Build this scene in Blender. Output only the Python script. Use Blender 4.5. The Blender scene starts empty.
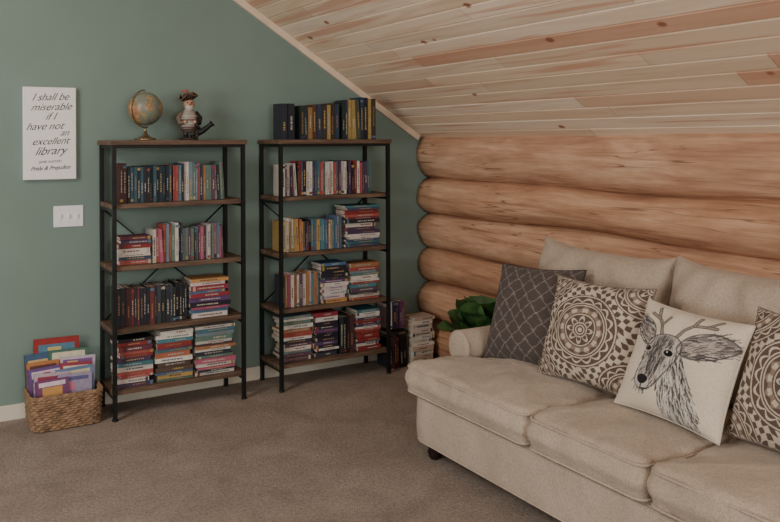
import bpy, math, random
import numpy as np
from mathutils import Vector, Matrix, noise
random.seed(11)
R = random.random
def U(a,b): return a+(b-a)*random.random()
def lin(c):
    return tuple(((x/255.)/12.92 if x/255.<=0.04045 else ((x/255.+0.055)/1.055)**2.4) for x in c[:3])
def lin4(c): return lin(c)+(1.0,)

# ---------------------------------------------------------------- materials
def newmat(name, rough=0.7, spec=0.3):
    m=bpy.data.materials.new(name); m.use_nodes=True
    nt=m.node_tree; b=nt.nodes['Principled BSDF']
    b.inputs['Roughness'].default_value=rough
    b.inputs['Specular IOR Level'].default_value=spec
    return m,nt,b
def L(nt,a,b): nt.links.new(a,b)
def mixc(nt,fac,a,b,blend='MIX'):
    n=nt.nodes.new('ShaderNodeMix'); n.data_type='RGBA'; n.blend_type=blend
    for s,v in ((0,fac),(6,a),(7,b)):
        if isinstance(v,bpy.types.NodeSocket): nt.links.new(v,n.inputs[s])
        else: n.inputs[s].default_value=v
    return n.outputs[2]
def coords(nt,scale=(1,1,1),rot=(0,0,0)):
    tc=nt.nodes.new('ShaderNodeTexCoord'); mp=nt.nodes.new('ShaderNodeMapping')
    mp.inputs['Scale'].default_value=scale; mp.inputs['Rotation'].default_value=rot
    nt.links.new(tc.outputs['Object'],mp.inputs['Vector']); return mp.outputs[0]
def noi(nt,vec,scale,detail=4,rough=.55,dist=0):
    n=nt.nodes.new('ShaderNodeTexNoise'); n.inputs['Scale'].default_value=scale
    n.inputs['Detail'].default_value=detail; n.inputs['Roughness'].default_value=rough
    n.inputs['Distortion'].default_value=dist
    nt.links.new(vec,n.inputs['Vector']); return n.outputs['Fac']
def ramp(nt,fac,stops):
    n=nt.nodes.new('ShaderNodeValToRGB'); cr=n.color_ramp
    while len(cr.elements)<len(stops): cr.elements.new(.5)
    for e,(p,c) in zip(cr.elements,stops):
        e.position=p; e.color=c if len(c)==4 else lin4(c)
    nt.links.new(fac,n.inputs[0]); return n.outputs[0]
BW=lambda a,b:[(a,(0,0,0,1)),(b,(1,1,1,1))]
def bump(nt,b,h,strength=.3,dist=.01):
    n=nt.nodes.new('ShaderNodeBump'); n.inputs['Strength'].default_value=strength
    n.inputs['Distance'].default_value=dist
    nt.links.new(h,n.inputs['Height']); nt.links.new(n.outputs[0],b.inputs['Normal'])
def attr(nt,name='Col'):
    a=nt.nodes.new('ShaderNodeAttribute'); a.attribute_name=name; return a.outputs['Color']

def mat_plain(name,c,rough=.6,var=.12,scale=12,metal=0,bs=0,bsc=200,spec=.3):
    m,nt,b=newmat(name,rough,spec); v=coords(nt)
    n=noi(nt,v,scale)
    d=tuple(x*(1-var*2) for x in lin(c))+(1,)
    l=tuple(min(1,x*(1+var)) for x in lin(c))+(1,)
    L(nt,ramp(nt,n,[(.3,d),(.7,l)]),b.inputs['Base Color'])
    b.inputs['Metallic'].default_value=metal
    if bs: bump(nt,b,noi(nt,v,bsc,3),bs,.003)
    return m
def mat_attr(name,rough=.65,var=.25,scale=25,bs=0,bsc=300,spec=.3,sheen=0):
    m,nt,b=newmat(name,rough,spec); v=coords(nt)
    n=ramp(nt,noi(nt,v,scale,5),[(.25,(1-var,)*3+(1,)),(.7,(1,1,1,1))])
    L(nt,mixc(nt,1.0,attr(nt),n,'MULTIPLY'),b.inputs['Base Color'])
    if bs: bump(nt,b,noi(nt,v,bsc,2),bs,.002)
    if sheen: b.inputs['Sheen Weight'].default_value=sheen
    return m

# green painted wall
M_wall,nt,b=newmat('sage_paint',.85,.2); v=coords(nt)
L(nt,ramp(nt,noi(nt,v,1.3,3),[(.3,(114,132,124)),(.7,(122,140,132))]),b.inputs['Base Color'])
bump(nt,b,noi(nt,v,140,3),.15,.002)
# carpet
M_carpet,nt,b=newmat('carpet',1.0,.05); v=coords(nt)
c1=ramp(nt,noi(nt,v,3.5,6,.65,.6),[(.3,(148,135,124)),(.7,(176,162,150))])
c2=ramp(nt,noi(nt,v,62,5,.75),[(.32,(.56,.56,.56,1)),(.66,(1.0,1.0,1.0,1))])
L(nt,mixc(nt,1.0,c1,c2,'MULTIPLY'),b.inputs['Base Color'])
bump(nt,b,noi(nt,v,80,5,.8),.8,.010)
# logs
M_log,nt,b=newmat('peeled_log',.65,.25)
v=coords(nt,(8,.8,8)); g=noi(nt,v,1.6,8,.65,.7)
c=ramp(nt,g,[(.27,(150,114,92)),(.40,(192,154,128)),(.56,(212,178,150)),(.78,(226,202,178))])
c=mixc(nt,1.0,c,attr(nt),'MULTIPLY')
v2=coords(nt,(26,1.6,26)); fine=noi(nt,v2,2,5,.65)
c=mixc(nt,1.0,c,ramp(nt,fine,[(.32,(.78,.75,.73,1)),(.58,(1,1,1,1))]),'MULTIPLY')
patch=noi(nt,coords(nt,(2.5,.9,2.5)),2.0,3,.5,.5)
c=mixc(nt,1.0,c,ramp(nt,patch,[(.38,(.84,.80,.77,1)),(.56,(1,1,1,1))]),'MULTIPLY')
v3=coords(nt,(6,.3,9)); ck=noi(nt,v3,2.2,2,.5,.2)
ckm=ramp(nt,ck,[(.490,(0,0,0,1)),(.497,(.8,.8,.8,1)),(.503,(.8,.8,.8,1)),(.510,(0,0,0,1))])
gate=ramp(nt,noi(nt,coords(nt,(1,1,1)),1.7,2),BW(.46,.54))
ckg=mixc(nt,1.0,ckm,gate,'MULTIPLY')
c=mixc(nt,ckg,c,lin4((112,80,62)))
vo=nt.nodes.new('ShaderNodeTexVoronoi'); vo.inputs['Scale'].default_value=3.0
L(nt,coords(nt,(1.0,.62,1.25)),vo.inputs['Vector'])
kn=ramp(nt,vo.outputs['Distance'],[(.0,(1,1,1,1)),(.05,(.9,.9,.9,1)),(.095,(0,0,0,1))])
c=mixc(nt,kn,c,lin4((132,92,70)))
L(nt,c,b.inputs['Base Color']); bump(nt,b,fine,.35,.008)
# pine ceiling boards
M_pine,nt,b=newmat('pine_tongue_groove',.55,.3)
v=coords(nt,(9,.55,9)); g=noi(nt,v,2.0,6,.6,.8)
c=mixc(nt,1.0,attr(nt),ramp(nt,g,[(.3,(.86,.79,.73,1)),(.55,(1,1,1,1))]),'MULTIPLY')
v2=coords(nt,(7,.28,7)); st=noi(nt,v2,2.1,3,.5,.4)
c=mixc(nt,ramp(nt,st,[(.575,(0,0,0,1)),(.63,(.7,.7,.7,1))]),c,lin4((202,152,126)))
vo=nt.nodes.new('ShaderNodeTexVoronoi'); vo.inputs['Scale'].default_value=5.2
L(nt,coords(nt,(1.0,.6,.3)),vo.inputs['Vector'])
kn=ramp(nt,vo.outputs['Distance'],[(.0,(1,1,1,1)),(.065,(.95,.95,.95,1)),(.10,(0,0,0,1))])
c=mixc(nt,kn,c,lin4((150,96,70)))
L(nt,c,b.inputs['Base Color'])
M_trim=mat_plain('pine_trim',(222,202,178),.5,.06,6)
M_base=mat_plain('cream_baseboard',(210,203,186),.5,.04,5)
# shelf wood
M_sw,nt,b=newmat('rustic_shelf_wood',.55,.3)
g=noi(nt,coords(nt,(1.2,14,14)),3,6,.65,.4)
L(nt,ramp(nt,g,[(.28,(60,47,39)),(.5,(96,76,62)),(.75,(130,106,87))]),b.inputs['Base Color'])
M_metal=mat_plain('black_steel',(30,32,31),.45,.1,30,.3)
M_book=mat_attr('book_covers',.5,.22,40)
M_fab,nt,b=newmat('linen_upholstery',.95,.1); v=coords(nt)
c1=ramp(nt,noi(nt,v,3,4),[(.3,(176,160,142)),(.7,(194,178,160))])
c2=ramp(nt,noi(nt,coords(nt,(1,1,1)),150,3,.75),[(.32,(.68,.68,.68,1)),(.66,(1,1,1,1))])
L(nt,mixc(nt,1.0,c1,c2,'MULTIPLY'),b.inputs['Base Color'])
bump(nt,b,noi(nt,v,9,6,.65),.5,.025); b.inputs['Sheen Weight'].default_value=.15
M_pil=mat_attr('pillow_fabric',.95,.18,120,.3,350,.1,.1)
M_dark=mat_plain('dark_wood_foot',(38,26,20),.4,.1,20)
M_white=mat_plain('white_plastic',(226,226,226),.4,.02,5)
M_canvas=mat_plain('white_canvas',(232,231,228),.8,.02,30,bs=.2)
M_ink=mat_plain('black_ink',(26,26,26),.7,.05,30)
M_leaf,nt,b=newmat('leaf_green',.5,.35)
L(nt,ramp(nt,noi(nt,coords(nt),14,5),[(.3,(44,78,42)),(.7,(82,118,66))]),b.inputs['Base Color'])
M_pot=mat_plain('grey_ceramic',(90,86,82),.5,.08,10)
M_soil=mat_plain('soil',(48,36,28),.95,.2,60)
M_bask,nt,b=newmat('wicker',.7,.2)
L(nt,ramp(nt,noi(nt,coords(nt,(1,1,1)),38,4),[(.3,(104,82,62)),(.7,(162,132,104))]),b.inputs['Base Color'])
M_brass=mat_plain('aged_brass',(150,132,100),.35,.08,20,.8)
M_globe,nt,b=newmat('globe_map',.35,.4); v=coords(nt)
ln=noi(nt,v,11,6,.55)
ocean=ramp(nt,noi(nt,v,30,2),[(.3,(104,112,100)),(.7,(126,132,114))])
land=ramp(nt,noi(nt,v,20,2),[(.35,(168,130,92)),(.5,(142,100,72)),(.65,(150,140,100))])
L(nt,mixc(nt,ramp(nt,ln,BW(.48,.505)),ocean,land),b.inputs['Base Color'])
M_fig=mat_attr('figurine_paint',.5,.2,60)

# ---------------------------------------------------------------- mesh builder
class MB:
    def __init__(s): s.v=[];s.f=[];s.c=[];s.m=[];s.s=[]
    def add(s,vs,fs,col=(200,200,200),mat=0,M=None,smooth=False):
        o=len(s.v); L4=lin4(col)
        for p in vs:
            p=Vector(p)
            if M is not None: p=M@p
            s.v.append(tuple(p)); s.c.append(L4)
        for f in fs:
            s.f.append(tuple(i+o for i in f)); s.m.append(mat); s.s.append(smooth)
    def box(s,x0,x1,y0,y1,z0,z1,col=(200,200,200),mat=0,M=None):
        vs=[(x0,y0,z0),(x1,y0,z0),(x1,y1,z0),(x0,y1,z0),(x0,y0,z1),(x1,y0,z1),(x1,y1,z1),(x0,y1,z1)]
        s.add(vs,[(0,3,2,1),(4,5,6,7),(0,1,5,4),(1,2,6,5),(2,3,7,6),(3,0,4,7)],col,mat,M)
    def tube(s,pts,r,closed=False,n=8,col=(200,200,200),mat=0,M=None,smooth=True):
        pts=[Vector(p) for p in pts]; k=len(pts)
        rr=r if isinstance(r,(list,tuple)) else [r]*k
        vs=[];fs=[];prev=None
        for i,p in enumerate(pts):
            if closed: t=pts[(i+1)%k]-pts[i-1]
            else: t=pts[min(i+1,k-1)]-pts[max(i-1,0)]
            if t.length<1e-9: t=Vector((0,0,1))
            t.normalize()
            if prev is None:
                a=Vector((0,0,1)) if abs(t.z)<.9 else Vector((1,0,0))
                a=(a-t*a.dot(t)).normalized()
            else: a=(prev-t*prev.dot(t)).normalized()
            prev=a; b2=t.cross(a)
            for j in range(n):
                th=2*math.pi*j/n
                vs.append(p+(a*math.cos(th)+b2*math.sin(th))*rr[i])
        for i in range(k if closed else k-1):
            for j in range(n):
                a0=i*n+j;a1=i*n+(j+1)%n;b0=((i+1)%k)*n+j;b1=((i+1)%k)*n+(j+1)%n
                fs.append((a0,a1,b1,b0))
        if not closed:
            fs.append(tuple(range(n))[::-1]); fs.append(tuple((k-1)*n+j for j in range(n)))
        s.add(vs,fs,col,mat,M,smooth)
    def lathe(s,prof,c=(0,0,0),n=28,col=(200,200,200),mat=0,M=None,smooth=True):
        vs=[];fs=[];k=len(prof)
        for r,z in prof:
            for j in range(n):
                th=2*math.pi*j/n
                vs.append((c[0]+r*math.cos(th),c[1]+r*math.sin(th),c[2]+z))
        for i in range(k-1):
            for j in range(n):
                fs.append((i*n+j,i*n+(j+1)%n,(i+1)*n+(j+1)%n,(i+1)*n+j))
        fs.append(tuple(range(n))[::-1]); fs.append(tuple((k-1)*n+j for j in range(n)))
        s.add(vs,fs,col,mat,M,smooth)
    def ell(s,c,r,n=20,col=(200,200,200),mat=0,M=None):
        k=n//2; prof=[(max(1e-4,math.sin(math.pi*i/k)),-math.cos(math.pi*i/k)) for i in range(k+1)]
        M2=Matrix.Translation(c)@Matrix.Diagonal((r[0],r[1],r[2],1))
        s.lathe(prof,(0,0,0),n,col,mat,(M@M2) if M is not None else M2)
    def build(s,name,mats,parent=None,bevel=0):
        me=bpy.data.meshes.new(name); me.from_pydata(s.v,[],s.f); me.update()
        for m in mats: me.materials.append(m)
        me.polygons.foreach_set('material_index',s.m); me.polygons.foreach_set('use_smooth',s.s)
        ca=me.color_attributes.new('Col','FLOAT_COLOR','POINT')
        ca.data.foreach_set('color',np.array(s.c,dtype=np.float32).ravel())
        ob=bpy.data.objects.new(name,me); bpy.context.collection.objects.link(ob)
        if parent: ob.parent=parent
        if bevel:
            bv=ob.modifiers.new('bevel','BEVEL'); bv.width=bevel; bv.segments=2; bv.limit_method='ANGLE'
        return ob
def empty(name,loc=(0,0,0)):
    e=bpy.data.objects.new(name,None); bpy.context.collection.objects.link(e); e.empty_display_size=.1; return e

def round_poly(pts,rc,seg=6):
    out=[];k=len(pts)
    for i in range(k):
        p=Vector(pts[i]);a=Vector(pts[i-1])-p;b=Vector(pts[(i+1)%k])-p
        r=min(rc,a.length*.45,b.length*.45); A=p+a.normalized()*r;B=p+b.normalized()*r
        for j in range(seg+1):
            t=j/seg; out.append((1-t)**2*A+2*t*(1-t)*p+t*t*B)
    return out
def resample(pts,n):
    k=len(pts); seg=[(pts[(i+1)%k]-pts[i]).length for i in range(k)]; T=sum(seg); out=[]
    i=0;acc=0
    for j in range(n):
        d=T*j/n
        while acc+seg[i]<d: acc+=seg[i]; i+=1
        t=(d-acc)/max(seg[i],1e-9); out.append(pts[i].lerp(pts[(i+1)%k],t))
    return out
def prism(mb,pts,h0,h1,r,puff0=0,puff1=0,bulge=0,rc=.06,n=110,M=None,wr=0,pipe=0,seed=0,mat=0):
    P=resample(round_poly(pts,rc),n)
    area=sum(P[i].x*P[(i+1)%n].y-P[(i+1)%n].x*P[i].y for i in range(n))
    if area<0: P=P[::-1]
    cen=sum(P,Vector((0,0)))/n
    Nn=[]
    for i in range(n):
        t=(P[(i+1)%n]-P[i-1]).normalized(); Nn.append(Vector((t.y,-t.x)))
    rings=[]
    for s in (.15,.5,.8): rings.append(('s',s,h0-puff0*(1-s**3)))
    K=5
    for k in range(K+1):
        a=math.pi/2*k/K; rings.append(('i',r*(1-math.sin(a)),h0+r*(1-math.cos(a))))
    for k in range(1,5):
        t=k/5; rings.append(('i',-bulge*math.sin(math.pi*t),h0+r+(h1-h0-2*r)*t))
    for k in range(K+1):
        a=math.pi/2*k/K; rings.append(('i',r*(1-math.cos(a)),h1-r+r*math.sin(a)))
    for s in (.94,.86,.76,.64,.5,.35,.18): rings.append(('s',s,h1+puff1*(1-s**3)))
    vs=[]
    for kind,q,h in rings:
        for i in range(n):
            if kind=='i': p=P[i]-Nn[i]*q
            else: p=cen+(P[i]-Nn[i]*r-cen)*q
            v=Vector((p.x,p.y,h))
            if wr:
                w=noise.noise(Vector((p.x*7+seed*9.1,p.y*7,h*7)))*wr+noise.noise(Vector((p.x*20,p.y*20+seed,h*20)))*wr*.35
                v+=Vector((Nn[i].x*w,Nn[i].y*w,w)) if kind=='i' else Vector((0,0,w))
            vs.append(v)
    fs=[];m=len(rings)
    for k in range(m-1):
        for i in range(n):
            fs.append((k*n+i,k*n+(i+1)%n,(k+1)*n+(i+1)%n,(k+1)*n+i))
    vs.append(Vector((cen.x,cen.y,h0-puff0)));vs.append(Vector((cen.x,cen.y,h1+puff1)))
    a=len(vs)-2
    for i in range(n):
        fs.append((a,(i+1)%n,i)); fs.append((a+1,(m-1)*n+i,(m-1)*n+(i+1)%n))
    mb.add(vs,fs,(200,200,200),mat,M,True)
    if pipe:
        for hh,rr_ in ((h1-r*.45,r*.18),(h0+r*.45,r*.18)):
            mb.tube([(P[i].x-Nn[i].x*rr_*.4,P[i].y-Nn[i].y*rr_*.4,hh) for i in range(n)],pipe,True,6,(200,200,200),mat,M)

# ---------------------------------------------------------------- room shell
EZ=1.574; SL=.642; AL=math.atan(SL); RX=-3.65; YN=-8.6
mb=MB(); mb.box(-7.4,.3,YN,.1,-.1,0); mb.build('floor',[M_carpet])
mb=MB()   # gable wall, pentagon
g=[(-7.4,0,0),(.30,0,0),(.30,0,EZ-SL*.3),(RX,0,EZ-SL*RX),(-7.4,0,EZ-SL*.1)]
g2=[(x,.1,z) for x,y,z in g]
mb.add(g+g2,[(0,1,2,3,4),(9,8,7,6,5)]+[(i,i+5,(i+1)%5+5,(i+1)%5) for i in range(5)]); mb.build('wall_back',[M_wall])
mb=MB(); mb.box(-7.45,-7.3,YN,.1,0,1.62); mb.build('wall_left',[M_wall])
# log wall
gaps=[1.60,1.262,1.018,.765,.515,.265,-.01]
mb=MB(); tints=[(250,242,236),(244,232,222),(255,248,242),(240,228,216),(248,236,226),(238,224,210)]
def gy_(i,y): return .012*math.sin(y*1.7+i*2.1)+.006*math.sin(y*4.3+i)+ (0 if i==0 else (.018 if i%2 else -.012)*(-y/4.))
for i in range(6):
    vs=[];fs=[];ny=150;na=32
    for a in range(ny+1):
        y=-.003+(YN+.003)*a/ny
        zt=gaps[i]+gy_(i,y); zb=gaps[i+1]+gy_(i+1,y)
        zc=(zt+zb)/2; rz=(zt-zb)/2*1.05
        for j in range(na):
            th=2*math.pi*j/na
            cx,sz=math.cos(th),math.sin(th)
            q=1+.085*noise.noise(Vector((cx*1.2+i*7,y*1.3,sz*1.2)))+.035*noise.noise(Vector((cx*3+i*7,y*3.5,sz*4)))
            ex=math.copysign(abs(cx)**.78,cx)
            vs.append((.115+.16*ex*q,y,zc+rz*sz*(1+(q-1)*.3)))
    for a in range(ny):
        for j in range(na):
            fs.append((a*na+j,a*na+(j+1)%na,(a+1)*na+(j+1)%na,(a+1)*na+j))
    fs.append(tuple(range(na))[::-1]); fs.append(tuple(ny*na+j for j in range(na)))
    mb.add(vs,fs,tints[i],0,None,True)
mb.box(.12,.3,YN,-.003,0,1.45,(90,60,46),0)
mb.build('wall_right',[M_log])
# ceiling boards on both slopes
pal=[(238,220,198),(232,212,188),(240,224,204),(226,204,178),(224,200,174),(234,214,190),(218,188,162),(226,200,174),(236,216,194),(206,166,140)]
def ceiling_slope(mb,side):
    w=.098; s=0; smax=(-RX)/math.cos(AL)+.0
    s0=-.28/math.cos(AL)
    ca,sa=math.cos(AL),math.sin(AL)
    def P(s,t,n):
        x=-s*ca-n*sa; z=EZ+s*sa-n*ca
        if side<0: x=2*RX-x
        return (x,t,z)
    s=s0 if side>0 else 0.0
    while s<smax:
        se=min(s+w,smax)
        y=0.0; first=True
        while y>YN:
            ln=U(1.3,3.6) if not first else U(.5,3.2)
            first=False
            y2=max(YN,y-ln)
            col=random.choice(pal)
            k=U(.96,1.02); col=tuple(min(255,c*k) for c in col)
            prof=[(s+.0008,-.009),(s+.006,0),(se-.006,0),(se-.0008,-.009)]
            vs=[P(a,y-.0008,n) for a,n in prof]+[P(a,y2+.0008,n) for a,n in prof]
            fs=[(i,i+1,i+5,i+4) for i in range(3)]
            mb.add(vs,fs,col,0)
            y=y2
        s=se
    a,b2=s0 if side>0 else 0,smax
    vs=[P(a,0,-.010),P(b2,0,-.010),P(b2,YN,-.010),P(a,YN,-.010),P(a,0,-.05),P(b2,0,-.05),P(b2,YN,-.05),P(a,YN,-.05)]
    mb.add(vs,[(0,1,2,3),(7,6,5,4),(0,4,5,1),(1,5,6,2),(2,6,7,3),(3,7,4,0)],(100,72,56),0)
mb=MB(); ceiling_slope(mb,1); ceiling_slope(mb,-1); mb.build('ceiling',[M_pine])
def rake(name,side):
    mb=MB(); ca,sa=math.cos(AL),math.sin(AL); a=.02; b2=(-RX)/ca
    vs=[]
    for y in (-.022,-.001):
        for s,n in ((a,.002),(b2,.002),(b2,.045),(a,.045)):
            x=-s*ca-n*sa; z=EZ+s*sa-n*ca
            if side<0: x=2*RX-x
            vs.append((x,y,z))
    mb.add(vs,[(0,1,2,3),(7,6,5,4),(0,4,5,1),(1,5,6,2),(2,6,7,3),(3,7,4,0)]); mb.build(name,[M_trim])
rake('trim_1',1); rake('trim_2',-1)
mb=MB(); mb.box(-7.3,-.06,-.014,-.001,.0,.085); mb.build('baseboard_back',[M_base],bevel=.003)

# ---------------------------------------------------------------- books
PALS={
'mix':[(48,52,60),(140,58,54),(204,196,182),(74,98,124),(176,146,88),(84,108,92),(112,68,90),(214,208,198),(36,36,40),(168,100,74),(88,72,62),(74,124,132)],
'dark':[(34,34,38),(46,48,56),(38,42,50),(76,46,46),(30,30,32),(58,64,72),(42,50,48),(104,52,52)],
'teal':[(32,46,54),(38,54,64),(30,36,42),(54,82,92),(34,40,48)],
'light':[(204,198,188),(212,206,198),(182,178,170),(74,120,134),(150,72,66),(110,130,138),(94,118,108),(52,58,68),(156,110,76),(90,68,82),(168,92,112)],
'red':[(134,52,52),(42,38,44),(196,188,180),(100,52,64),(160,80,74),(62,74,96),(204,198,190),(74,58,82),(66,112,120)],
'pink':[(160,74,106),(92,64,106),(196,178,182),(42,40,50),(144,56,66),(76,108,138),(204,198,192),(188,140,88),(60,60,66)],
'antique':[(40,50,47),(46,42,38),(74,78,58),(138,112,68),(88,54,46),(48,62,80),(160,138,84),(62,54,46),(36,38,42),(44,58,82)],
'pale':[(216,210,198),(204,198,186),(222,218,208),(190,170,152),(206,200,190)],
}
def book(mb,M,t,d,h,col,soft=True):
    pg=random.choice([(200,190,172),(184,174,158),(206,200,186)])
    c=.0015
    mb.box(0,c,0,d,0,h,col,0,M); mb.box(t-c,t,0,d,0,h,col,0,M); mb.box(0,t,-.0005,c,0,h,col,0,M)
    mb.box(c,t-c,c,d-.003,.002,h-.002,pg,0,M)
    lum=sum(col)/3
    tc=random.choice([(180,174,160),(170,148,100),(166,160,154),(140,106,84)]) if lum<130 else random.choice([(80,76,76),(130,76,72),(84,96,120),(70,68,68)])
    a=U(.12,.35);b_=U(.5,.85)
    y1=-.0005; y0=-.0012
    z=a*h
    while z<b_*h:
        dz=U(.005,.016)
        mb.box(t*.36,t*.64,y0,y1,z,min(z+dz,b_*h),tc,0,M); z+=dz+U(.002,.006)
    if R()<.4:
        bc=random.choice([(180,170,150),(140,60,56),(60,60,70),(166,140,80),(82,114,134)])
        zz=random.choice([.03,.88])*h; mb.box(0.0005,t-.0005,y0,y1,zz,zz+.015,bc,0,M)
def row(mb,x0,x1,z,y,pal,h0,h1,tmin=.012,tmax=.032,lean=False,same=0,d=(.12,.16)):
    x=x0; hh=U(h0,h1); n=0
    while True:
        t=U(tmin,tmax)
        if x+t>x1: break
        if n<=0: hh=U(h0,h1); n=random.randint(1,4); cc=random.choice(PALS[pal])
        n-=1
        col=cc if R()<same else random.choice(PALS[pal])
        M=Matrix.Translation((x,y+U(-.008,.012),z+.001))
        if R()<.04 or (lean and x+t*3.5>x1): 
            M=M@Matrix.Rotation(math.radians(U(-4,-1)),4,'Y') if x>x0+.02 else M
        book(mb,M,t*.97,U(*d),hh*U(.97,1.0),col); x+=t+.0006
def stack(mb,x0,x1,z,y,pal,H,tmin=.012,tmax=.030,d=(.12,.16),yaw=2.5):
    zz=z+.001
    while True:
        t=U(tmin,tmax)
        if zz+t>z+H: break
        w=(x1-x0)*U(.84,.995)
        base=Matrix(((0,0,-1,0),(0,1,0,0),(1,0,0,0),(0,0,0,1)))
        cx=(x0+x1)/2+U(-1,1)*((x1-x0)-w)/2
        M=Matrix.Translation((cx,y+U(-.012,.01)+.07,zz))@Matrix.Rotation(math.radians(U(-yaw,yaw)),4,'Z')@Matrix.Translation((w/2,-.07,0))@base
        book(mb,M,t*.98,U(*d),w,random.choice(PALS[pal])); zz+=t

# ---------------------------------------------------------------- bookshelves
LV=[.163,.503,.850,1.200,1.555]
def shelf(name,x0,x1):
    e=empty(name)
    mb=MB(); yf,yb=-.336,-.03; p=.011
    for x in (x0,x1):
        for y in (yf,yb):
            mb.box(x-p,x+p,y-p,y+p,.012,1.528); mb.lathe([(.016,0),(.017,.008),(.009,.014)],(x,y,0),14)
        for z in LV:
            mb.box(x-p*.8,x+p*.8,yf,yb,z-.045,z-.027)
    for z in LV:
        mb.box(x0,x1,yb-p*.7,yb+p*.7,z-.046,z-.0275)
    for z in (LV[-1],):
        mb.box(x0,x1,yf-p*.7,yf+p*.7,z-.044,z-.0275)
    mb.tube([(x0,yb+.007,1.16),(x1,yb+.007,.49)],.0045,n=6); mb.tube([(x1,yb-.006,1.16),(x0,yb-.006,.49)],.0045,n=6)
    for x in (x0,x1):
        for z in LV[:-1]:
            mb.tube([(x,yf-p-.006,z-.014),(x,yf-p,z-.014)],.007,n=8)
    mb.build('steel_frame',[M_metal],e)
    for i,z in enumerate(LV):
        mb=MB()
        if i==4: mb.box(x0-.022,x1+.022,-.352,-.018,z-.027,z)
        else: mb.box(x0-.014,x1+.014,yf+p+.001,yb-p-.001,z-.027,z)
        mb.build('shelf_board_%d'%(i+1),[M_sw],e,bevel=.003)
    return e
shelf('bookshelf',-2.262,-1.508)
shelf('bookshelf',-1.262,-.490)
Y=-.285
mb=MB()
row(mb,-2.22,-2.175,LV[3],Y,'dark',.225,.23,.018,.024)
row(mb,-2.175,-1.92,LV[3],Y,'teal',.205,.215,.016,.02,same=.6)
row(mb,-1.915,-1.60,LV[3],Y,'light',.205,.235,.010,.024,lean=True)
stack(mb,-2.235,-2.04,LV[2],Y,'red',.16); row(mb,-2.035,-1.61,LV[2],Y,'light',.185,.225,.010,.022,lean=True)
row(mb,-2.24,-1.83,LV[1],Y,'dark',.20,.235,.012,.030); stack(mb,-1.82,-1.57,LV[1],Y,'pink',.235)
stack(mb,-2.245,-2.035,LV[0],Y,'red',.285); stack(mb,-2.025,-1.80,LV[0],Y,'mix',.295); stack(mb,-1.79,-1.54,LV[0],Y,'light',.30)
mb.build('shelf_books',[M_book])
mb=MB()
row(mb,-1.23,-1.11,LV[4],Y,'dark',.225,.235,.035,.045); row(mb,-1.105,-.80,LV[4],Y,'antique',.20,.235,.018,.035)
row(mb,-.80,-.52,LV[4],Y,'antique',.23,.285,.018,.036)
row(mb,-1.235,-.58,LV[3],Y,'red',.19,.225,.010,.024,lean=True)
row(mb,-1.225,-.80,LV[2],Y,'mix',.185,.215,.010,.022); stack(mb,-.79,-.53,LV[2],Y,'red',.285)
row(mb,-1.225,-.97,LV[1],Y,'light',.19,.225,.014,.026); stack(mb,-.965,-.765,LV[1],Y,'pink',.275); stack(mb,-.755,-.525,LV[1],Y,'light',.25)
stack(mb,-1.24,-1.02,LV[0],Y,'light',.29); stack(mb,-1.015,-.84,LV[0],Y,'pink',.295); row(mb,-.83,-.72,LV[0],Y,'dark',.23,.26); stack(mb,-.715,-.52,LV[0],Y,'red',.295)
mb.build('shelf_books',[M_book])
mb=MB()
row(mb,-.44,-.285,.0,-.27,'dark',.20,.22,.02,.03)
z0=.225
stack(mb,-.45,-.29,z0-.001,-.27,'red',.04)
row(mb,-.44,-.30,z0+.045,-.27,'pink',.17,.19,.02,.03)
stack(mb,-.275,-.085,0,-.29,'pale',.36,.02,.034)
mb.build('book_stack',[M_book])

# ---------------------------------------------------------------- wall sign, switch plate
e=empty('quote_sign'); sx=.008; sz_=.012
mb=MB(); mb.box(-2.693+sx,-2.411+sx,-.03,-.001,1.322+sz_,1.846+sz_); mb.build('canvas_panel',[M_canvas],e,bevel=.004)
def text(s,x,z,size,shear=.35,parent=None,sp=.92,wt=.0):
    cu=bpy.data.curves.new('lettering','FONT'); cu.body=s; cu.size=size; cu.shear=shear; cu.align_x='CENTER'
    cu.space_character=sp; cu.extrude=.0006; cu.offset=wt
    cu.materials.append(M_ink)
    o=bpy.data.objects.new('lettering',cu); bpy.context.collection.objects.link(o)
    o.location=(x+sx,-.0308,z+sz_); o.rotation_euler=(math.radians(90),math.radians(-2.5),0); o.parent=parent
cxs=-2.552
for s,dx,z,sz in (("I shall be",-.0,1.772,.058),("miserable",.005,1.716,.058),("if I",-.0,1.662,.058),("have not",-.03,1.606,.058),("an",.075,1.572,.052),("excellent",0.0,1.522,.056),("library",.0,1.464,.066)):
    text(s,cxs+dx,z,sz,.55,e,.97,-.0004)
text("JANE AUSTEN",cxs,1.418,.018,0,e,1.1)
text("Pride & Prejudice",cxs,1.378,.032,.5,e,.95,.0)
e=empty('light_switch')
mb=MB(); mb.box(-2.524,-2.361,-.007,-.0005,1.058,1.180); mb.build('switch_plate',[M_white],e,bevel=.003)
mb=MB()
for k in range(3):
    cx=-2.4425+(k-1)*.046
    mb.box(cx-.005,cx+.005,-.016,-.006,1.108,1.132)
    for zz in (1.086,1.154): mb.tube([(cx,-.0085,zz),(cx,-.006,zz)],.0035,n=10)
mb.build('toggles',[M_white],e)

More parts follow.
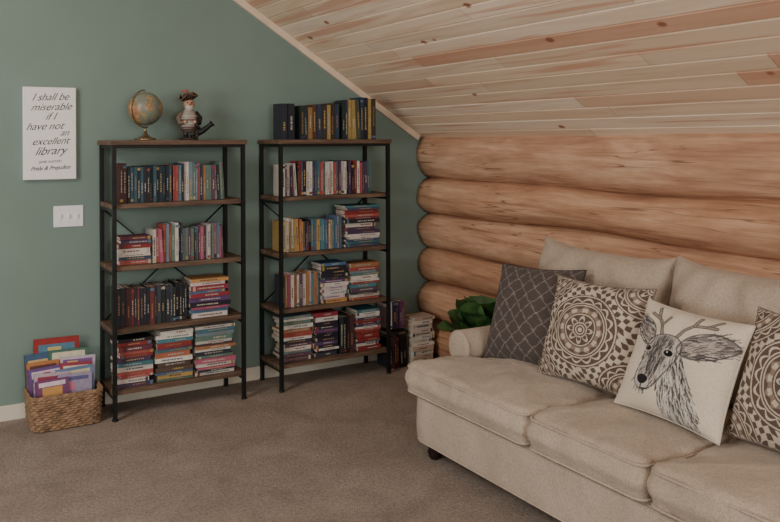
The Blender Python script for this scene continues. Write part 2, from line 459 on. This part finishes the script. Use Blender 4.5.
# ---------------------------------------------------------------- globe
e=empty('desk_globe'); gx,gy,gz=-2.050,-.19,1.738; gr=.098
mb=MB(); mb.ell((0,0,0),(gr,gr,gr),40,(200,200,200)); o=mb.build('globe_ball',[M_globe],e); o.location=(gx,gy,gz); o.rotation_euler=(0,.4,.6)
mb=MB(); Mx=Matrix.Translation((gx,gy,gz))
mb.tube([(0.108*math.sin(t)*1,0,.108*math.cos(t)) for t in [math.pi*2*(.055+.52*k/30)-.3 for k in range(31)]],.004,n=8,M=Mx@Matrix.Rotation(math.radians(28),4,'Z')@Matrix.Rotation(math.pi,4,'Z'))
mb.tube([(0,0,-.108),(0,0,-.14)],[.006,.009],n=10,M=Mx)
mb.lathe([(.004,.045),(.012,.04),(.016,.03),(.03,.018),(.058,.01),(.062,.0)][::-1],(gx,gy,1.5555),28)
mb.build('globe_stand',[M_brass],e)

# ---------------------------------------------------------------- pirate figurine
e=empty('pirate_figurine'); fx,fy,fz=-1.79,-.19,1.5555
F=Matrix.Translation((fx,fy,fz))@Matrix.Rotation(math.radians(-12),4,'Z')
mb=MB()
mb.lathe([(.052,0),(.055,.01),(.045,.014)],n=24,col=(60,50,44),M=F)
for sx in (-.02,.022):
    mb.tube([(sx,0,.012),(sx,0,.06)],[.014,.018],n=10,col=(60,50,44),M=F); mb.ell((sx,-.014,.02),(.015,.026,.011),12,(30,26,24),0,F)
mb.lathe([(.03,.05),(.046,.07),(.052,.10),(.05,.13),(.04,.16),(.028,.18),(.016,.19)],n=24,col=(150,142,134),M=F)
mb.lathe([(.05,.055),(.0545,.085),(.056,.11),(.051,.14)],n=24,col=(92,76,68),M=F@Matrix.Translation((.004,.008,0)))
for k in range(4): mb.tube([(.050*math.cos(a),.050*math.sin(a)-.004,.075+k*.022) for a in [math.pi*(1.15+.7*i/10) for i in range(11)]],.003,n=6,col=(196,188,178) if k%2 else (110,62,54),M=F)
for sx,c1 in ((-1,(112,96,86)),(1,(34,32,34))):
    mb.tube([(sx*.035,0,.165),(sx*.062,-.008,.13),(sx*.055,-.036,.10),(sx*.03,-.052,.105)],[.016,.017,.014,.01],n=10,col=c1,M=F)
    mb.ell((sx*.028,-.056,.106),(.011,.011,.011),10,(186,150,124),0,F)
mb.ell((0,-.004,.213),(.033,.032,.036),18,(176,138,112),0,F)
mb.ell((0,-.018,.192),(.026,.022,.026),14,(180,172,162),0,F)
mb.ell((0,-.037,.212),(.007,.009,.008),10,(166,110,88),0,F)
for sx in (-.012,.012): mb.ell((sx,-.033,.222),(.0045,.004,.005),8,(20,20,20),0,F)
H=F@Matrix.Translation((0,0,.238))@Matrix.Rotation(math.radians(-14),4,'Y')
mb.lathe([(.033,0),(.034,.02),(.028,.038),(.012,.046),(.001,.047)],n=18,col=(66,50,42),M=H)
vs=[];fs=[];n=36
for j in range(n):
    th=2*math.pi*j/n; q=abs(math.cos(1.5*(th-math.pi/2)))
    for k,(rr,zz) in enumerate(((.030,.0),(.040+.010*q,.006+.012*(1-q)),(.042+.018*q,.012+.034*(1-q)))):
        vs.append((rr*math.cos(th),rr*math.sin(th),zz))
for j in range(n):
    for k in range(2):
        a=j*3+k;b_=((j+1)%n)*3+k; fs.append((a,b_,b_+1,a+1))
mb.add(vs,fs,(54,42,36),0,H,True)
mb.tube([vs[j*3+2] for j in range(n)],.0022,True,6,(130,104,80),0,H)
mb.tube([(.02,.0,.03),(.0,.0,.058),(-.03,.0,.062)],[.004,.008,.003],n=8,col=(160,80,64),M=H)
mb.tube([(.045,-.05,.035),(.075,-.05,.055),(.12,-.048,.09),(.132,-.048,.10)],[.014,.017,.013,.02],n=10,col=(26,26,28),M=F)
mb.tube([(.045,-.05,.035),(.034,-.05,.015)],[.012,.008],n=8,col=(60,42,30),M=F)
mb.tube([(.03,-.056,.105),(.06,-.052,.06)],[.009,.008],n=8,col=(34,32,34),M=F)
mb.build('figure',[M_fig],e)

# ---------------------------------------------------------------- basket + books
e=empty('wicker_basket'); mb=MB()
bx0,bx1,by0,by1=-2.690,-2.320,-.33,-.045
cx,cy=(bx0+bx1)/2,(by0+by1)/2
def rr_loop(sx,sy,n):
    return resample(round_poly([(bx0-cx,by0-cy),(bx1-cx,by0-cy),(bx1-cx,by1-cy),(bx0-cx,by1-cy)],.06),n)
n=168; rows=14
for k in range(rows):
    t=k/(rows-1); s=.93+.06*t; P=rr_loop(1,1,n); z=.010+.165*t
    pts=[]
    for i in range(n):
        q=1+.022*math.cos(math.pi*i/3+ (math.pi if k%2 else 0))
        pts.append((cx+P[i].x*s*q,cy+P[i].y*s*q,z+.0))
    mb.tube(pts,.0075,True,6)
P=rr_loop(1,1,56)
for i in range(56): mb.tube([(cx+P[i].x*.925,cy+P[i].y*.925,.004),(cx+P[i].x*.985,cy+P[i].y*.985,.18)],.0045,n=5)
P=rr_loop(1,1,n)
for ph in (0,2.1,4.2):
    mb.tube([(cx+P[i].x*(1+.012*math.cos(i*.5+ph)),cy+P[i].y*(1+.012*math.cos(i*.5+ph)),.183+.006*math.sin(i*.5+ph)) for i in range(n)],.006,True,6)
mb.add([(cx+p.x*.92,cy+p.y*.92,.006) for p in P],[tuple(range(n))])
mb.build('woven_body',[M_bask],e)
mb=MB()
def pbook(x,y,z,w,h,t,col,cov,tilt=-8,roll=0):
    M=Matrix.Translation((x+.035,y,z))@Matrix.Rotation(math.radians(tilt),4,'X')@Matrix.Rotation(math.radians(roll),4,'Y')
    mb.box(-w/2,w/2,0,.002,0,h,col,0,M); mb.box(-w/2,w/2,t-.002,t,0,h,col,0,M); mb.box(-w/2,-w/2+.002,0,t,0,h,col,0,M)
    mb.box(-w/2+.002,w/2-.004,.002,t-.002,.002,h-.002,(206,200,188),0,M)
    for q,(u0,u1,v0,v1,c) in enumerate(cov): mb.box(-w/2+u0*w,-w/2+u1*w,-.0012-.0005*q,0,v0*h,v1*h,c,0,M)
pbook(-2.56,-.085,.04,.24,.40,.016,(150,46,44),[(.1,.9,.74,.92,(84,124,148)),(.1,.9,.3,.7,(186,110,74)),(.3,.6,.76,.88,(200,180,120))],-4,1)
pbook(-2.63,-.108,.04,.17,.33,.012,(64,90,122),[(.1,.9,.74,.9,(204,176,120))],-5,-2)
pbook(-2.50,-.112,.04,.22,.335,.010,(70,110,96),[(.1,.9,.84,.96,(214,206,180)),(.1,.5,.6,.82,(190,120,70))],-5,1)
pbook(-2.46,-.138,.04,.19,.295,.012,(190,180,190),[(.08,.92,.80,.95,(124,84,142)),(.1,.6,.3,.76,(184,102,136)),(.65,.9,.5,.76,(110,140,160)),(.2,.5,.84,.92,(210,180,110))],-5,2)
pbook(-2.63,-.14,.04,.17,.29,.012,(176,116,70),[(.1,.9,.82,.94,(96,60,50)),(.2,.8,.5,.8,(214,190,140))],-5,-1)
pbook(-2.61,-.17,.04,.19,.265,.012,(104,74,130),[(.1,.9,.80,.94,(204,190,204)),(.3,.9,.3,.77,(190,120,156)),(.12,.28,.5,.7,(210,180,110)),(.4,.6,.82,.9,(170,60,80))],-5,-3)
pbook(-2.48,-.172,.04,.17,.27,.010,(150,60,76),[(.1,.9,.82,.94,(214,200,190)),(.1,.9,.5,.8,(120,70,110))],-5,3)
pbook(-2.47,-.20,.04,.20,.25,.014,(102,126,158),[(.1,.9,.82,.94,(204,196,160)),(.1,.7,.5,.78,(176,82,106)),(.3,.6,.6,.74,(90,110,80))],-5,-2)
pbook(-2.61,-.21,.04,.18,.24,.012,(186,166,176),[(.1,.9,.84,.93,(146,60,84)),(.2,.8,.5,.80,(112,86,146)),(.35,.6,.6,.74,(210,180,190))],-4,2)
pbook(-2.49,-.235,.04,.18,.228,.010,(156,146,170),[(.1,.9,.84,.93,(94,90,136)),(.15,.5,.6,.80,(196,120,144))],-4,1)
pbook(-2.60,-.25,.04,.17,.215,.010,(120,70,110),[(.1,.9,.84,.95,(220,200,210)),(.2,.8,.6,.82,(200,150,90))],-4,-2)
mb.build('picture_books',[M_book],e)

# ---------------------------------------------------------------- sofa
e=empty('sofa')
YF,YC=-1.575,-3.90
mb=MB()
prism(mb,[(-1.125,YF-.02),(-1.125,YC+.02),(-.14,YC+.02),(-.14,YF-.02)],.075,.305,.025,0,0,.004,.09,n=150,wr=.004,pipe=.004)
mb.build('base_frame',[M_fab],e)
mb=MB()
for xx in (-1.06,-.24):
    for yy in (YF-.13,YC+.12,(YF+YC)/2):
        mb.lathe([(.022,0),(.03,.012),(.036,.035),(.03,.055),(.036,.062),(.04,.085)],(xx,yy,0),20)
mb.build('bun_feet',[M_dark],e)
c1=[(-1.155,YF),(-1.155,-2.472),(-.38,-2.472),(-.38,-1.69),(-.86,-1.69),(-.86,YF)]
c2=[(-1.155,-2.480),(-1.155,-3.082),(-.38,-3.082),(-.38,-2.480)]
c3=[(-1.155,-3.090),(-1.155,YC),(-.86,YC),(-.86,YC+.115),(-.38,YC+.115),(-.38,-3.090)]
for k,c in enumerate((c1,c2,c3)):
    mb=MB(); prism(mb,c,.30,.458,.045,0,.026,.014,.06,n=170,wr=.014,pipe=.0055,seed=k)
    mb.build('seat_cushion_%d'%(k+1),[M_fab],e)
def arm(y_in,sg):
    sec=[]
    yc=y_in+sg*.085; zc=.485; r=.088
    for k in range(15):
        a=math.radians(-50+ (280)*k/14)
        sec.append((yc-sg*r*math.cos(a)*-1*-1,zc+r*math.sin(a)))
    sec.append((y_in+sg*.135,.30)); sec.append((y_in+sg*.125,.10)); sec.append((y_in+sg*.0,.10)); sec.append((y_in,.40))
    Mx=Matrix(((0,0,1,0),(1,0,0,0),(0,1,0,0),(0,0,0,1)))
    mb=MB(); prism(mb,sec,-.84,-.13,.02,.0,0,.0,.02,n=90,M=Mx,wr=.004,pipe=.004)
    return mb
arm(-1.68,1).build('arm_1',[M_fab],e); arm(YC+.105,-1).build('arm_2',[M_fab],e)
mb=MB(); prism(mb,[(-.33,YF+.0),(-.33,YC-.0),(-.105,YC-.0),(-.105,YF+.0)],.09,.86,.05,0,.01,.005,.08,n=150,wr=.004)
mb.build('back_frame',[M_fab],e)

def pillow_mesh(name,w,h,t,n,colfunc,M,mat,parent=None,expo=2.5,pw=.55,pinch=.07,back=(170,160,148),wr=.008,seed=0,pipe=None,corner=0):
    g=np.linspace(-1,1,n); Ug,Vg=np.meshgrid(g,g)
    u=Ug.ravel(); v=Vg.ravel()
    x=w/2*u*(1-pinch*(1-v*v)*u*u); y=h/2*v*(1-pinch*(1-u*u)*v*v)
    y=y+corner*np.maximum(v,0)*(np.abs(u)**4-.3*u)
    zz=t/2*(np.clip((1-np.abs(u)**expo)*(1-np.abs(v)**expo),0,1))**pw
    wn=wr*(np.sin(5*u+3*v+seed)*np.sin(4*v-2*u+seed*2)+.5*np.sin(11*u*v+6*u+seed))
    zf=zz+wn*(zz/(t/2))
    Vf=np.stack([x,y,zf],1); Vb=np.stack([x,y,-zz],1)
    allv=np.concatenate([Vf,Vb]); M3=np.array(M)[:3,:3]; T=np.array(M)[:3,3]
    allv=allv@M3.T+T
    cf=colfunc(u,v)/255.0; cf=np.where(cf<=.04045,cf/12.92,((cf+.055)/1.055)**2.4)
    cb=np.tile(np.array(lin(back)),(n*n,1))
    C=np.concatenate([cf,cb]); C=np.concatenate([C,np.ones((len(C),1))],1)
    idx=np.arange(n*n).reshape(n,n)
    a=idx[:-1,:-1].ravel();b_=idx[:-1,1:].ravel();c=idx[1:,1:].ravel();d=idx[1:,:-1].ravel()
    F1=np.stack([a,b_,c,d],1); F2=np.stack([a,d,c,b_],1)+n*n
    Fs=np.concatenate([F1,F2])
    me=bpy.data.meshes.new(name); me.from_pydata(allv.tolist(),[],Fs.tolist()); me.update()
    me.materials.append(mat); me.polygons.foreach_set('use_smooth',[True]*len(Fs))
    ca=me.color_attributes.new('Col','FLOAT_COLOR','POINT'); ca.data.foreach_set('color',C.astype(np.float32).ravel())
    ob=bpy.data.objects.new(name,me); bpy.context.collection.objects.link(ob)
    if parent: ob.parent=parent
    if pipe:
        mb=MB(); k=40; pts=[]
        for s in range(4):
            for i in range(k):
                q=-1+2*i/k
                uu,vv=((q,-1),(1,q),(-q,1),(-1,-q))[s]
                pts.append((w/2*uu*(1-pinch*(1-vv*vv)*uu*uu),h/2*vv*(1-pinch*(1-uu*uu)*vv*vv),0))
        mb.tube(pts,.004,True,6,pipe,0,M); p=mb.build('piping',[mat],ob)
    return ob
def pil_mat(c,lean,yaw=0,roll=0):
    l=math.radians(lean)
    B=Matrix(((0,math.sin(l),-math.cos(l)),(-1,0,0),(0,math.cos(l),math.sin(l)))).to_4x4()
    return Matrix.Translation(c)@Matrix.Rotation(math.radians(yaw),4,'Z')@B@Matrix.Rotation(math.radians(roll),4,'Z')
def plain(c):
    return lambda u,v: np.tile(np.array(c,dtype=float),(len(u),1))
for k,(yc,w) in enumerate(((-2.10,.87),(-2.86,.66),(-3.52,.64))):
    pillow_mesh('back_cushion_%d'%(k+1),w,.56,.27,70,plain((200,190,170)),pil_mat((-.36,yc,.73),11,0,0),M_fab,e,expo=3.2,pw=.5,pinch=.06,wr=.016,seed=k*2+1,corner=.022)

# throw pillows
def lattice(u,v):
    p=(u*1.05+v)*2.9; q=(u*1.05-v)*2.9
    def dl(a):
        d=np.abs(a-np.round(a)); return ((d>.03)&(d<.052))
    m=dl(p)|dl(q)
    base=np.tile(np.array((80,72,69.)),(len(u),1)); base[m]=(150,140,132)
    return base
def medal(u,v):
    cream=np.array((196,184,166.)); dk=np.array((94,79,70.)); md=np.array((140,122,108.))
    C=np.tile(dk,(len(u),1))
    def rosette(cx,cy,S):
        r=np.hypot(u-cx,v-cy)/S; th=np.arctan2(v-cy,u-cx)
        ins=r<1.0
        c=np.zeros(len(u),int)
        c[(r<.06)]=1
        c[(r>.10)&(r<.13)]=1
        pet=np.abs(np.cos(4*th))
        c[(r>.17)&(r<.17+.2*pet)]=1
        c[(r>.2)&(r<.13+.17*pet)]=0
        c[(r>.40)&(r<.43)]=1
        s=np.cos(12*th)
        c[(r>.46)&(r<.60+.04*s)]=2
        c[(np.abs(r-.53)<.05)&(s>.0)]=1
        c[(r>.655)&(r<.685)]=1
        pe=np.abs(np.cos(8*th))
        c[(r>.72)&(r<.78+.12*pe)]=1
        c[(r>.75)&(r<.75+.09*pe)]=0
        c[(r>.94)&(r<.975)]=1
        return ins,c
    for cx,cy,S in ((0,0,.70),(-1,-1,.60),(1,-1,.60),(-1,1,.60),(1,1,.60)):
        ins,c=rosette(cx,cy,S)
        C[ins&(c==0)]=dk; C[ins&(c==1)]=cream; C[ins&(c==2)]=md
    out=(np.hypot(u,v)/.70>1)
    for cx,cy in ((-1,-1),(1,-1),(-1,1),(1,1)): out&=(np.hypot(u-cx,v-cy)/.60>1)
    fill=(np.sin(30*u+2*np.sin(9*v))*np.sin(30*v+2*np.sin(9*u))>.05); C[out]=cream; C[out&fill]=dk
    return C
def inpoly(u,v,P):
    ins=np.zeros(len(u),bool); n=len(P)
    for i in range(n):
        x0,y0=P[i];x1,y1=P[(i+1)%n]
        if y0==y1: continue
        c=((y0>v)!=(y1>v))&(u<(x1-x0)*(v-y0)/(y1-y0)+x0); ins^=c
    return ins
def sdist(u,v,P):
    d=np.full(len(u),9.)
    for (x0,y0),(x1,y1) in zip(P[:-1],P[1:]):
        dx,dy=x1-x0,y1-y0; t=np.clip(((u-x0)*dx+(v-y0)*dy)/(dx*dx+dy*dy+1e-9),0,1)
        d=np.minimum(d,np.hypot(u-x0-t*dx,v-y0-t*dy))
    return d
def smooth_poly(P,it=2):
    for _ in range(it):
        Q=[]
        for i in range(len(P)):
            a=P[i];b_=P[(i+1)%len(P)]
            Q.append((a[0]*.75+b_[0]*.25,a[1]*.75+b_[1]*.25)); Q.append((a[0]*.25+b_[0]*.75,a[1]*.25+b_[1]*.75))
        P=Q
    return P
def deer(u,v):
    u=(u+.0)/1.14; v=(v-.02)/1.14
    rng=np.random.RandomState(3)
    C=np.tile(np.array((214,202,184.)),(len(u),1))
    def blend(mask,col,a=1.0):
        C[mask]=C[mask]*(1-a)+np.array(col,float)*a
    def strokes(P,k,ang,ln,cols,w=.008,curve=.15,a=.75):
        xs=[p[0] for p in P]; ys=[p[1] for p in P]; c=0
        while c<k:
            x=rng.uniform(min(xs),max(xs)); y=rng.uniform(min(ys),max(ys))
            if not inpoly(np.array([x]),np.array([y]),P)[0]: continue
            c+=1
            A=math.radians(ang(x,y)+rng.uniform(-14,14)); l=ln*rng.uniform(.6,1.3); A2=A+rng.uniform(-curve,curve)*2
            x1=x+math.cos(A)*l/2;y1=y+math.sin(A)*l/2
            x2=x1+math.cos(A2)*l/2;y2=y1+math.sin(A2)*l/2
            m=(np.abs(u-x)<l+.03)&(np.abs(v-y)<l+.03); idx=np.where(m)[0]
            d=sdist(u[idx],v[idx],[(x,y),(x1,y1),(x2,y2)])
            s=idx[d<w]; col=np.array(cols[rng.randint(len(cols))],float); C[s]=C[s]*(1-a)+col*a
    neck=smooth_poly([(-.20,-.05),(.16,.14),(.30,-.08),(.46,-.45),(.68,-1.0),(.02,-1.0),(-.02,-.72),(-.10,-.42)],1)
    head=smooth_poly([(-.32,.30),(-.12,.38),(.08,.33),(.16,.16),(.08,-.04),(-.04,-.24),(-.14,-.44),(-.24,-.55),(-.38,-.58),(-.49,-.50),(-.52,-.36),(-.46,-.16),(-.43,.04),(-.40,.20)])
    earR=smooth_poly([(.04,.22),(.16,.42),(.40,.56),(.66,.58),(.90,.48),(.80,.30),(.54,.14),(.28,.08),(.10,.12)])
    earL=smooth_poly([(-.30,.24),(-.40,.42),(-.58,.56),(-.84,.58),(-.82,.40),(-.66,.22),(-.48,.12),(-.36,.14)])
    hd=inpoly(u,v,head); nk=inpoly(u,v,neck); er=inpoly(u,v,earR); el=inpoly(u,v,earL)
    DK=[(52,50,52),(78,74,74),(104,100,98)]; LT=[(206,200,190),(222,216,206)]
    blend(nk,(150,145,140),.7); strokes(neck,420,lambda x,y:-70+40*(x-.1),.16,DK,.007); strokes(neck,190,lambda x,y:-74+40*(x-.1),.15,LT,.007)
    ant=[[(-.03,.32),(.05,.50),(.18,.62),(.36,.66),(.50,.80)],[(.18,.62),(.20,.78)],[(.36,.66),(.50,.66)],
         [(-.22,.32),(-.32,.50),(-.44,.60),(-.52,.78)],[(-.32,.50),(-.25,.66)],[(-.44,.60),(-.60,.66)]]
    for P in ant:
        d=sdist(u,v,P); blend(d<.030,(100,94,90)); blend(d<.014,(156,146,138),.8)
    for E,P,dr in ((er,earR,20),(el,earL,155)):
        blend(E,(128,120,116),.9); strokes(P,110,lambda x,y,dr=dr:dr,.14,DK,.007); strokes(P,40,lambda x,y,dr=dr:dr,.12,LT,.006)
    inn=smooth_poly([(.14,.22),(.30,.38),(.56,.46),(.74,.42),(.54,.26),(.28,.16)]); inl=smooth_poly([(-.38,.24),(-.52,.40),(-.72,.48),(-.66,.32),(-.48,.20)])
    for P,dr in ((inn,25),(inl,150)):
        blend(inpoly(u,v,P),(186,174,164),.8); strokes(P,36,lambda x,y,dr=dr:dr,.1,[(110,100,96),(90,84,82)],.006)
    blend(hd,(164,156,150),.95)
    strokes(head,260,lambda x,y:-95+50*x,.11,DK,.006); strokes(head,150,lambda x,y:-95+50*x,.10,LT,.006)
    fore=smooth_poly([(-.26,.34),(.0,.34),(.0,.1),(-.12,-.1),(-.22,-.32),(-.34,-.32),(-.34,-.0)]); blend(inpoly(u,v,fore),(96,92,90),.35); strokes(fore,120,lambda x,y:-100,.1,DK,.006)
    def eye(cx,cy,s):
        blend(np.hypot((u-cx)/1.6,(v-cy))<.068*s,(180,174,166),.7)
        d=np.hypot((u-cx)/1.45,(v-cy)); blend(d<.050*s,(60,54,52)); blend(d<.040*s,(22,20,20)); blend(np.hypot(u-cx+.02,v-cy-.014)<.011*s,(225,225,225))
    eye(-.385,.08,.8); eye(-.03,.08,1.0)
    muz=np.hypot((u+.36)/1.15,(v+.45)); blend(muz<.125,(196,190,182),.85)
    nose=smooth_poly([(-.47,-.37),(-.36,-.32),(-.24,-.37),(-.27,-.45),(-.35,-.50),(-.44,-.46)],1); blend(inpoly(u,v,nose),(36,34,36))
    blend(sdist(u,v,[(-.35,-.5),(-.35,-.56),(-.22,-.54)])<.012,(40,38,38))
    for P in (head,earR,earL): blend(sdist(u,v,P+[P[0]])<.010,(70,68,68),.7)
    return C
pillow_mesh('throw_pillow',.52,.485,.17,190,lattice,pil_mat((-.64,-1.945,.692),21,8,3),M_pil,expo=2.5,back=(78,70,68),seed=1,pipe=(60,54,54))
pillow_mesh('throw_pillow',.575,.465,.17,260,medal,pil_mat((-.69,-2.395,.697),19,0,2),M_pil,back=(190,180,164),seed=3,pipe=(120,108,98),pinch=.09)
pillow_mesh('throw_pillow',.49,.435,.16,300,deer,pil_mat((-.755,-2.915,.685),25,0,-2),M_pil,back=(214,207,194),seed=5,pipe=(202,192,176))
pillow_mesh('throw_pillow',.50,.47,.17,260,medal,pil_mat((-.69,-3.375,.700),21,0,-3),M_pil,back=(190,180,164),seed=7,pipe=(120,108,98))

# ---------------------------------------------------------------- potted plant
e=empty('potted_plant'); px,py=-.36,-1.18
mb=MB(); mb.lathe([(.09,0),(.10,.02),(.125,.31),(.135,.33),(.135,.35),(.12,.35),(.115,.32),(.001,.32)],(px,py,0),32); mb.build('pot',[M_pot],e)
mb=MB(); mb.lathe([(.114,.315),(.112,.33),(.001,.335)],(px,py,0),24); mb.build('soil',[M_soil],e)
mb=MB(); NL=15
for k in range(NL):
    th=k*2.399+.6; up=.45+.95*(k/NL); ln=U(.19,.22); wd=ln*U(.60,.72)
    base=Vector((px+.02*math.cos(th),py+.02*math.sin(th),.345+.003*k))
    d=Vector((math.cos(th),math.sin(th),0)); sd=Vector((-math.sin(th),math.cos(th),0))
    vs=[];fs=[];nl,nw=14,10; p=base.copy(); ang=up+.25
    mid=[]
    for i in range(nl+1):
        mid.append((p.copy(),ang)); st=ln*1.25/nl
        p=p+(d*math.cos(ang)+Vector((0,0,1))*math.sin(ang))*st; ang-=.055
    for i,(q,a) in enumerate(mid):
        t=i/nl; w=wd*(.08 if t<.06 else math.sin(math.pi*min(1,(t-.03)/.97)*.93)**.5+.02)
        nrm=(-d*math.sin(a)+Vector((0,0,1))*math.cos(a))
        for j in range(nw+1):
            s=-1+2*j/nw
            vs.append(q+sd*s*w+nrm*(.22*w*s*s+.008*math.sin(t*13+s*2+k)*abs(s)))
    for i in range(nl):
        for j in range(nw): a0=i*(nw+1)+j; fs.append((a0,a0+1,a0+nw+2,a0+nw+1))
    mb.add(vs,fs,(80,120,60),0,None,True)
    mb.tube([(q[0]-Vector((0,0,.001))) for q in mid],[.0035-.0002*i for i in range(nl+1)],n=5)
mb.build('foliage',[M_leaf],e)

# ---------------------------------------------------------------- lights, world, camera
def area(name,loc,tgt,sx,sy,pw,col):
    l=bpy.data.lights.new(name,'AREA'); l.shape='RECTANGLE'; l.size=sx; l.size_y=sy; l.energy=pw; l.color=col
    o=bpy.data.objects.new(name,l); bpy.context.collection.objects.link(o); o.location=loc
    o.rotation_euler=(Vector(tgt)-Vector(loc)).to_track_quat('-Z','Y').to_euler()
area('window_light',(-6.6,-3.4,1.5),(-.4,-1.2,.9),1.8,1.2,98,(1.0,.965,.925))
area('gable_window_light',(-3.0,-8.3,1.9),(-1.6,0,.9),1.8,1.4,115,(1.0,.965,.925))
area('overhead_fill',(-4.6,-2.2,2.85),(-2.6,-2.0,0),1.0,1.0,52,(1.0,.97,.94))  # added overhead fill to brighten carpet and sofa top; no actual skylight
w=bpy.data.worlds.new('World'); bpy.context.scene.world=w; w.use_nodes=True
w.node_tree.nodes['Background'].inputs[0].default_value=(1.0,.97,.94,1); w.node_tree.nodes['Background'].inputs[1].default_value=.75
cam=bpy.data.cameras.new('camera'); co=bpy.data.objects.new('camera',cam); bpy.context.collection.objects.link(co)
co.location=(-3.328,-5.013,1.55)
co.rotation_euler=(Matrix.Rotation(math.radians(-31.2),3,'Z')@Matrix.Rotation(math.radians(90),3,'X')@Matrix.Rotation(math.radians(-.25),3,'Z')).to_euler()
cam.sensor_width=36; cam.lens=823/780*36; cam.shift_y=-121/780; cam.shift_x=3.0/780
bpy.context.scene.camera=co
